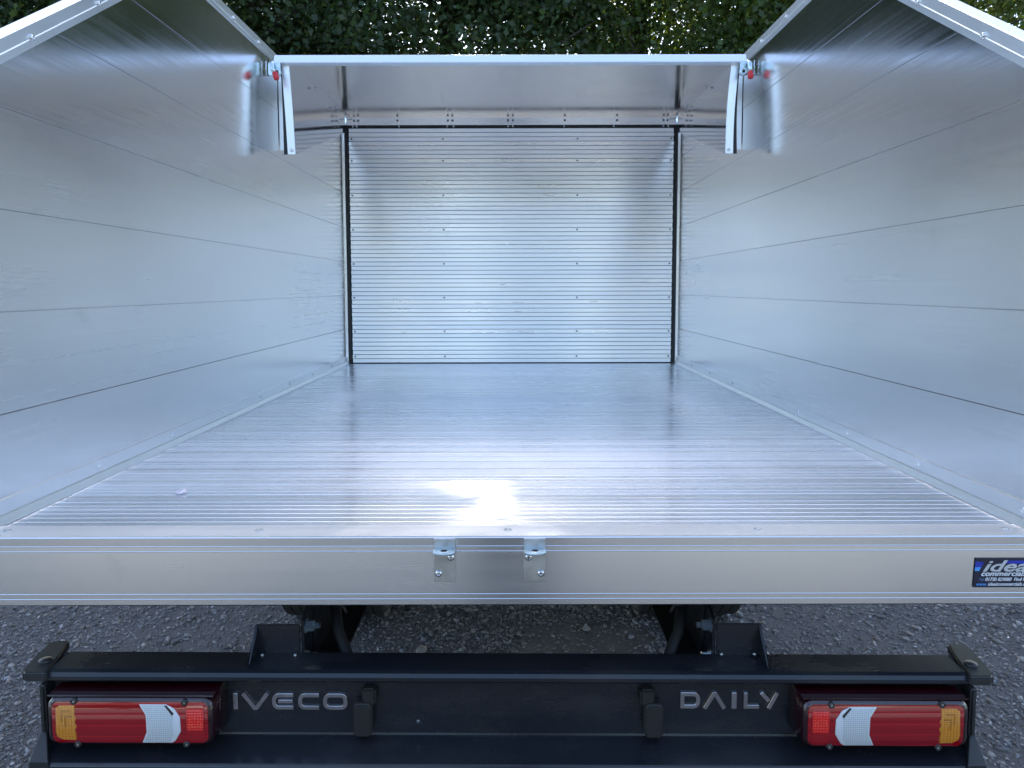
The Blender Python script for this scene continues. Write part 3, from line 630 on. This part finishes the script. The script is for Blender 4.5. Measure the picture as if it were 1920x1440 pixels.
for s in (-1, 1):   # moulded end caps
    m = MB()
    side = [(1.366, 0.700), (1.366, 0.606), (1.360, 0.545), (1.455, 0.528), (1.455, 0.726)]
    m.prism(side, 0, s * 0.9125, s * 0.9250)
    for zz, up in ((0.7285, 1),):
        pts = [(s * 0.905, 1.362), (s * 0.950, 1.362), (s * 0.960, 1.372), (s * 0.972, 1.43), (s * 0.978, 1.480), (s * 0.968, 1.495), (s * 0.940, 1.495), (s * 0.920, 1.43)]
        if up < 0: pts = [(s * 0.890, 1.362), (s * 0.944, 1.362), (s * 0.953, 1.372), (s * 0.960, 1.43), (s * 0.955, 1.46), (s * 0.90, 1.46)]
        if up > 0: m.prism(pts, 2, zz - 0.020, zz)
        else: m.prism(pts, 2, zz - 0.01, zz + 0.020)
    ec = shear(m.build('end_cap', 'black_plastic', ub, 0.004, 3))
    MB().lathe((s * 0.936, 1.408, 0.7285 + tz(s * 0.936)), (0, 0, 1), [(0.0125, -0.002), (0.0125, 0.002), (0.011, 0.0035), (0.002, 0.0042)], 22).build('plug', 'black_plastic', ub)
    # sloping corner below the lamp
    gv = [(s * 0.9252, 1.3675, 0.606), (s * 0.9125, 1.3675, 0.606), (s * 0.909, 1.306, 0.5845), (s * 0.872, 1.306, 0.5845), (s * 0.909, 1.306, 0.545), (s * 0.872, 1.306, 0.545), (s * 0.9252, 1.40, 0.545), (s * 0.9125, 1.40, 0.545)]
    shear(MB().add(gv, [(0, 1, 3, 2), (2, 3, 5, 4), (0, 2, 4, 6), (1, 7, 5, 3), (0, 6, 7, 1), (4, 5, 7, 6)]).build('cap_gusset', 'black_plastic', ub, 0.0015, 1))
# rubber buffers
for s in (-1, 1):
    xc = s * 0.289
    m = MB(); pts = rrect(xc - 0.0185, xc + 0.0185, 0.594, 0.664, 0.010)
    m.prism(pts, 1, 1.368, 1.3955); bo = shear(m.build('rubber_buffer', 'black_rubber', TR, 0.004, 3))
    m2 = MB(); m2.box(xc - 0.014 + s * -0.012, xc + 0.014 + s * -0.012, 1.375, 1.3955, 0.655, 0.690); shear(m2.build('buffer_neck', 'black_rubber', bo, 0.004, 2))
for x, z in ((-0.182, 0.612), (0.203, 0.612)):
    h = MB().lathe((x, 1.3962, z), (0, -1, 0), [(0.0035, 0), (0.003, 0.0006)], 10).build('drill_hole', 'hole' if x > 0 else 'steel_bolt', ub)

# chrome lettering: strokes with mitred corners
def stroke(m, path, wd, y0, y1, closed=False):
    p = [Vector(q) for q in path]; n = len(p); Lf, Rt = [], []
    for i in range(n):
        a = p[(i - 1) % n] if (closed or i > 0) else None; c = p[(i + 1) % n] if (closed or i < n - 1) else None
        d1 = (p[i] - a).normalized() if a is not None else (c - p[i]).normalized(); d2 = (c - p[i]).normalized() if c is not None else d1
        n1 = Vector((-d1.y, d1.x)); n2 = Vector((-d2.y, d2.x)); bis = (n1 + n2).normalized(); k = wd / 2 / max(0.4, bis.dot(n1))
        Lf.append(p[i] + bis * k); Rt.append(p[i] - bis * k)
    rings = [[(l.x, y0, l.y), (r.x, y0, r.y), (r.x, y1, r.y), (l.x, y1, l.y)] for l, r in zip(Lf, Rt)]
    if closed: rings.append(rings[0])
    m.rings(rings, not closed, False)
def letter(parent, ch, x0, x1, z0, z1):
    t_ = (z1 - z0) * 0.235; h = t_ / 2; m = MB(); ya, yb = 1.3918, 1.3962; r = (z1 - z0) * 0.28
    S = lambda pts, w=t_, cl=False: stroke(m, pts, w, ya, yb, cl)
    l, rr, b_, tp = x0 + h, x1 - h, z0 + h, z1 - h; zm = (z0 + z1) / 2; xm = (x0 + x1) / 2
    arc = lambda cx, cz, a0, a1: [(cx + r * math.cos(R(a0 + (a1 - a0) * k / 4)), cz + r * math.sin(R(a0 + (a1 - a0) * k / 4))) for k in range(5)]
    if ch == 'I': m.box(x0, x1, ya, yb, z0, z1)
    elif ch == 'V': S([(l, z1), (xm - t_ * 0.25, z0 + h * 0.8), (xm + t_ * 0.25, z0 + h * 0.8), (rr, z1)])
    elif ch == 'E': S([(x1, tp)] + arc(l + r, tp - r, 90, 180) + arc(l + r, b_ + r, 180, 270) + [(x1, b_)]); S([(x0 + t_ * 1.55, zm), (x1 - 0.001, zm)], t_ * 0.9)
    elif ch == 'C': S([(x1, tp)] + arc(l + r, tp - r, 90, 180) + arc(l + r, b_ + r, 180, 270) + [(x1, b_)])
    elif ch == 'O': S(arc(l + r, tp - r, 90, 180) + arc(l + r, b_ + r, 180, 270) + arc(rr - r, b_ + r, 270, 360) + arc(rr - r, tp - r, 0, 90), t_, True)
    elif ch == 'D': S([(l, b_), (l, tp)] + arc(rr - r, tp - r, 90, 0) + arc(rr - r, b_ + r, 0, -90), t_, True)
    elif ch == 'A': S([(l, z0), (xm - t_ * 0.22, z1 - h * 0.9), (xm + t_ * 0.22, z1 - h * 0.9), (rr, z0)])
    elif ch == 'L': S([(l, z1), (l, b_), (x1, b_)])
    elif ch == 'Y': S([(rr, z1), (xm - t_ * 0.15, z0)]); S([(l, z1), (xm - t_ * 0.05, zm - t_ * 0.15)])
    return shear(m.build('letter', 'chrome', parent, 0.0007, 2))
Zt, Zb = 0.6705, 0.6370
bdg = None
def badge(items, label, pl):
    e = bpy.data.objects.new('badge', None); COL.objects.link(e); e.parent = TR; e.location = Vector((items[0][1], 1.396, 0.64)) - TR.location; e.empty_display_size = 0.02; e['label'] = label
    for ch, a, b_ in items: letter(e, ch, a, b_, Zb + pl, Zt + pl)
X = lambda px_: 0.0125 + (px_ - 963) / 1354 * 1.4635    # metres across at the bar's face
badge([('I', X(440), X(449)), ('V', X(455), X(508)), ('E', X(512.5), X(552)), ('C', X(561), X(600)), ('O', X(607.5), X(652.5))], 'chrome lettering left of centre on the dark bar', 0.0)
badge([('D', X(1271.5), X(1308)), ('A', X(1313), X(1357)), ('I', X(1366.5), X(1376)), ('L', X(1389), X(1418)), ('Y', X(1418), X(1455))], 'chrome lettering right of centre on the dark bar', 0.0055)

# tail lights
def tail_light(s):
    xo, xi, z0, z1 = s * 0.889, s * 0.569, 0.5985, 0.6945
    fx = lambda u: xo + (xi - xo) * u          # u = 0 at the outer end, 1 at the inner end
    fz = lambda v: z0 + (z1 - z0) * v
    YF = 1.333
    def rr(u0, u1, v0, v1, r):
        a, b_ = sorted((fx(u0), fx(u1))); return rrect(a, b_, fz(v0), fz(v1), r)
    m = MB(); rings = []
    for d, inset in ((0.062, -0.004), (0.030, -0.002), (0.010, 0.0), (0.004, 0.0012), (0.0010, 0.004), (0.0, 0.007)):
        a, b_ = sorted((fx(0), fx(1))); r = 0.019 - max(0, inset) * 0.5
        rings.append([(p[0], YF + d, p[1]) for p in rrect(a + inset, b_ - inset, z0 + inset, z1 - inset, r, 6)])
    m.rings(rings); body = shear(m.build('tail_light', 'lens_body', TR))
    body['label'] = 'red tail light with amber and white lenses at the ' + ('left' if s < 0 else 'right') + ' end of the bar'
    def plate(name, poly, mat, d, bev=0.0008):
        return shear(MB().prism(poly, 1, YF - d, YF + 0.003).build(name, mat, body, bev, 2))
    plate('red_lens', rr(0.035, 0.972, 0.075, 0.925, 0.013), 'lens_red', 0.0015)
    plate('amber_lens', [(fx(u), fz(v)) for u, v in ((0.055, 0.30), (0.065, 0.20), (0.10, 0.14), (0.178, 0.135), (0.178, 0.28), (0.172, 0.34), (0.182, 0.42), (0.172, 0.5), (0.180, 0.58), (0.172, 0.66), (0.176, 0.86), (0.085, 0.86), (0.060, 0.80))], 'lens_amber', 0.0024)
    for k in range(2):   # dark chevrons inside the amber lens
        u0, v1 = 0.088 + 0.022 * k, 0.76 - 0.11 * k
        plate('amber_rib', [(fx(u0), fz(v1)), (fx(u0 + 0.060 - 0.012 * k), fz(v1)), (fx(u0 + 0.060 - 0.012 * k), fz(v1 - 0.045)), (fx(u0 + 0.012), fz(v1 - 0.045)), (fx(u0 + 0.012), fz(v1 - 0.24)), (fx(u0), fz(v1 - 0.24))], 'lens_amber_dark', 0.0028, 0.0003)
    W_ = [(0.562, 0.885), (0.725, 0.885), (0.772, 0.80), (0.805, 0.62), (0.808, 0.32), (0.775, 0.13), (0.755, 0.085), (0.575, 0.085), (0.602, 0.30), (0.600, 0.66)]
    plate('white_surround', [(fx(u), fz(v)) for u, v in W_], 'lens_white_plain', 0.0026)
    Wi = [(0.572, 0.870), (0.712, 0.870), (0.752, 0.74), (0.765, 0.66), (0.765, 0.22), (0.742, 0.105), (0.585, 0.105), (0.610, 0.30), (0.608, 0.66)]
    plate('reversing_lens', [(fx(u), fz(v)) for u, v in Wi], 'lens_white', 0.0032)
    plate('reversing_shade', [(fx(0.715), fz(0.868)), (fx(0.728), fz(0.868)), (fx(0.770), fz(0.70)), (fx(0.760), fz(0.655)), (fx(0.752), fz(0.70))], 'black_plastic', 0.0037, 0.0003)
    plate('fog_lens', rr(0.84, 0.955, 0.115, 0.885, 0.009), 'lens_red_plain', 0.0022)
    plate('fog_grid', rr(0.845, 0.948, 0.34, 0.80, 0.004), 'lens_red_bright', 0.0030)
    for u, v in ((0.17, 0.945), (0.835, 0.925), (0.185, 0.045), (0.84, 0.055)):
        x, z = fx(u), fz(v) + tz(fx(u))
        MB().lathe((x, YF + 0.003, z), (0, -1, 0), [(0.006, 0), (0.006, 0.0065), (0.0045, 0.007), (0.003, 0.007), (0.0028, 0.005)], 14).build('lens_screw', 'black_plastic', body)
        MB().lathe((x, YF - 0.0022, z), (0, -1, 0), [(0.0027, 0), (0.0026, 0.0004)], 10).build('screw_head', 'bracket_metal', body)
    shear(MB().prism(rr(0.0, 1.0, 1.0, 1.035, 0.001), 1, YF + 0.004, YF + 0.052).build('top_rib', 'lens_body', body, 0.001, 2))
tail_light(-1); tail_light(1)

# ------------------------------------------------------------------ the photographer, behind the camera: the dark figure mirrored in the rear beam
plain('navy_cloth', (0.018, 0.024, 0.045), 0.85); plain('skin', (0.42, 0.26, 0.19), 0.5); plain('hair', (0.03, 0.02, 0.015), 0.6)
def skinned(name, joints, bones, mat, parent, sub=2):
    me = bpy.data.meshes.new(name); me.from_pydata([j[:3] for j in joints], bones, []); o = bpy.data.objects.new(name, me); COL.objects.link(o)
    md = o.modifiers.new('skin', 'SKIN'); 
    if not me.skin_vertices: bpy.context.view_layer.update()
    for v, j in zip(me.skin_vertices[0].data, joints): v.radius = j[3] if isinstance(j[3], tuple) else (j[3], j[3])
    me.skin_vertices[0].data[0].use_root = True
    o.modifiers.new('sub', 'SUBSURF').levels = sub; o.modifiers['sub'].render_levels = sub
    dg = bpy.context.evaluated_depsgraph_get(); m2 = bpy.data.meshes.new_from_object(o.evaluated_get(dg)); bpy.data.objects.remove(o)
    m2.materials.clear(); m2.polygons.foreach_set('use_smooth', [True] * len(m2.polygons)); return link(name, m2, mat, parent)
PY = -0.50
pe = thing('person', 'person in dark clothes holding up a phone, mirrored in the rear beam', 'person', (0.0, PY, 0))
J = [(0, PY, 0.93, (0.15, 0.11)), (0, PY, 1.10, (0.15, 0.11)), (0, PY, 1.32, (0.17, 0.12)), (0, PY + 0.01, 1.46, (0.07, 0.07)),
     (-0.19, PY, 1.40, 0.065), (-0.27, PY + 0.10, 1.16, 0.055), (-0.10, PY + 0.36, 1.42, 0.036), (0.19, PY, 1.40, 0.065), (0.27, PY + 0.10, 1.16, 0.055), (0.12, PY + 0.36, 1.42, 0.036),
     (-0.09, PY, 0.86, 0.100), (-0.09, PY + 0.02, 0.49, 0.085), (-0.10, PY - 0.02, 0.10, 0.070), (-0.13, PY + 0.14, 0.045, 0.042), (0.09, PY, 0.86, 0.100), (0.09, PY + 0.02, 0.49, 0.085), (0.10, PY - 0.02, 0.10, 0.070), (0.13, PY + 0.14, 0.045, 0.042)]
skinned('body', J, [(0, 1), (1, 2), (2, 3), (2, 4), (4, 5), (5, 6), (2, 7), (7, 8), (8, 9), (0, 10), (10, 11), (11, 12), (12, 13), (0, 14), (14, 15), (15, 16), (16, 17)], 'navy_cloth', pe)
skinned('head', [(0, PY + 0.01, 1.47, 0.055), (0, PY + 0.02, 1.56, (0.062, 0.075)), (0, PY + 0.03, 1.64, (0.075, 0.092)), (0, PY + 0.02, 1.72, (0.066, 0.082))], [(0, 1), (1, 2), (2, 3)], 'skin', pe)
skinned('hair', [(0, PY - 0.02, 1.62, 0.070), (0, PY - 0.005, 1.69, (0.084, 0.092)), (0, PY + 0.005, 1.745, (0.070, 0.078))], [(0, 1), (1, 2)], 'hair', pe)
for s_, xw in ((-1, -0.10), (1, 0.12)):
    b0 = Vector((xw, PY + 0.36, 1.42)); hj = [(b0.x, b0.y, b0.z, 0.026), (b0.x - s_ * 0.012, b0.y + 0.045, b0.z + 0.035, (0.036, 0.018))]; hb = [(0, 1)]
    for k in range(5):
        dx = (-0.028 + 0.014 * k); q1 = Vector(hj[1][:3]) + Vector((dx * 0.7, 0.030, 0.035 + 0.004 * k)); q2 = q1 + Vector((-s_ * 0.020, 0.012, 0.014 - 0.003 * k)); n0_ = len(hj)
        hj += [(q1.x, q1.y, q1.z, 0.0095), (q2.x, q2.y, q2.z, 0.0085)]; hb += [(1, n0_), (n0_, n0_ + 1)]
    skinned('hand', hj, hb, 'skin', pe)
ph_ = MB().prism(rrect(-0.062, 0.092, 1.448, 1.522, 0.010), 1, -0.022, -0.013).build('phone', 'black_plastic'); tag(ph_, 'black phone held up by the mirrored person', 'phone')

# ------------------------------------------------------------------ small things
m = MB(); c0 = Vector((-0.775, 1.674, FZ + 0.001))
pts = [(-0.011, 0.000, 0.001), (-0.006, 0.010, 0.004), (-0.001, 0.005, 0.003), (0.004, 0.012, 0.006), (0.010, 0.004, 0.002), (0.011, -0.006, 0.004), (0.002, -0.008, 0.001), (-0.006, -0.007, 0.003)]
vs_ = [c0 + Vector((p[0] * 1.3, p[1] * 1.3, p[2] * 1.5)) for p in pts] + [c0 + Vector((0.001, 0.001, 0.0005))]
vs_ += [v + Vector((0, 0, 0.0006)) for v in vs_]
n = 8; m.add(vs_, [(i, (i + 1) % n, n) for i in range(n)] + [((i + 1) % n + 9, i + 9, n + 9) for i in range(n)] + [(i, i + 9, (i + 1) % n + 9, (i + 1) % n) for i in range(n)], True)
tag(m.build('petal', 'petal'), 'small pale pink petal lying on the left of the metal bed floor', 'petal')
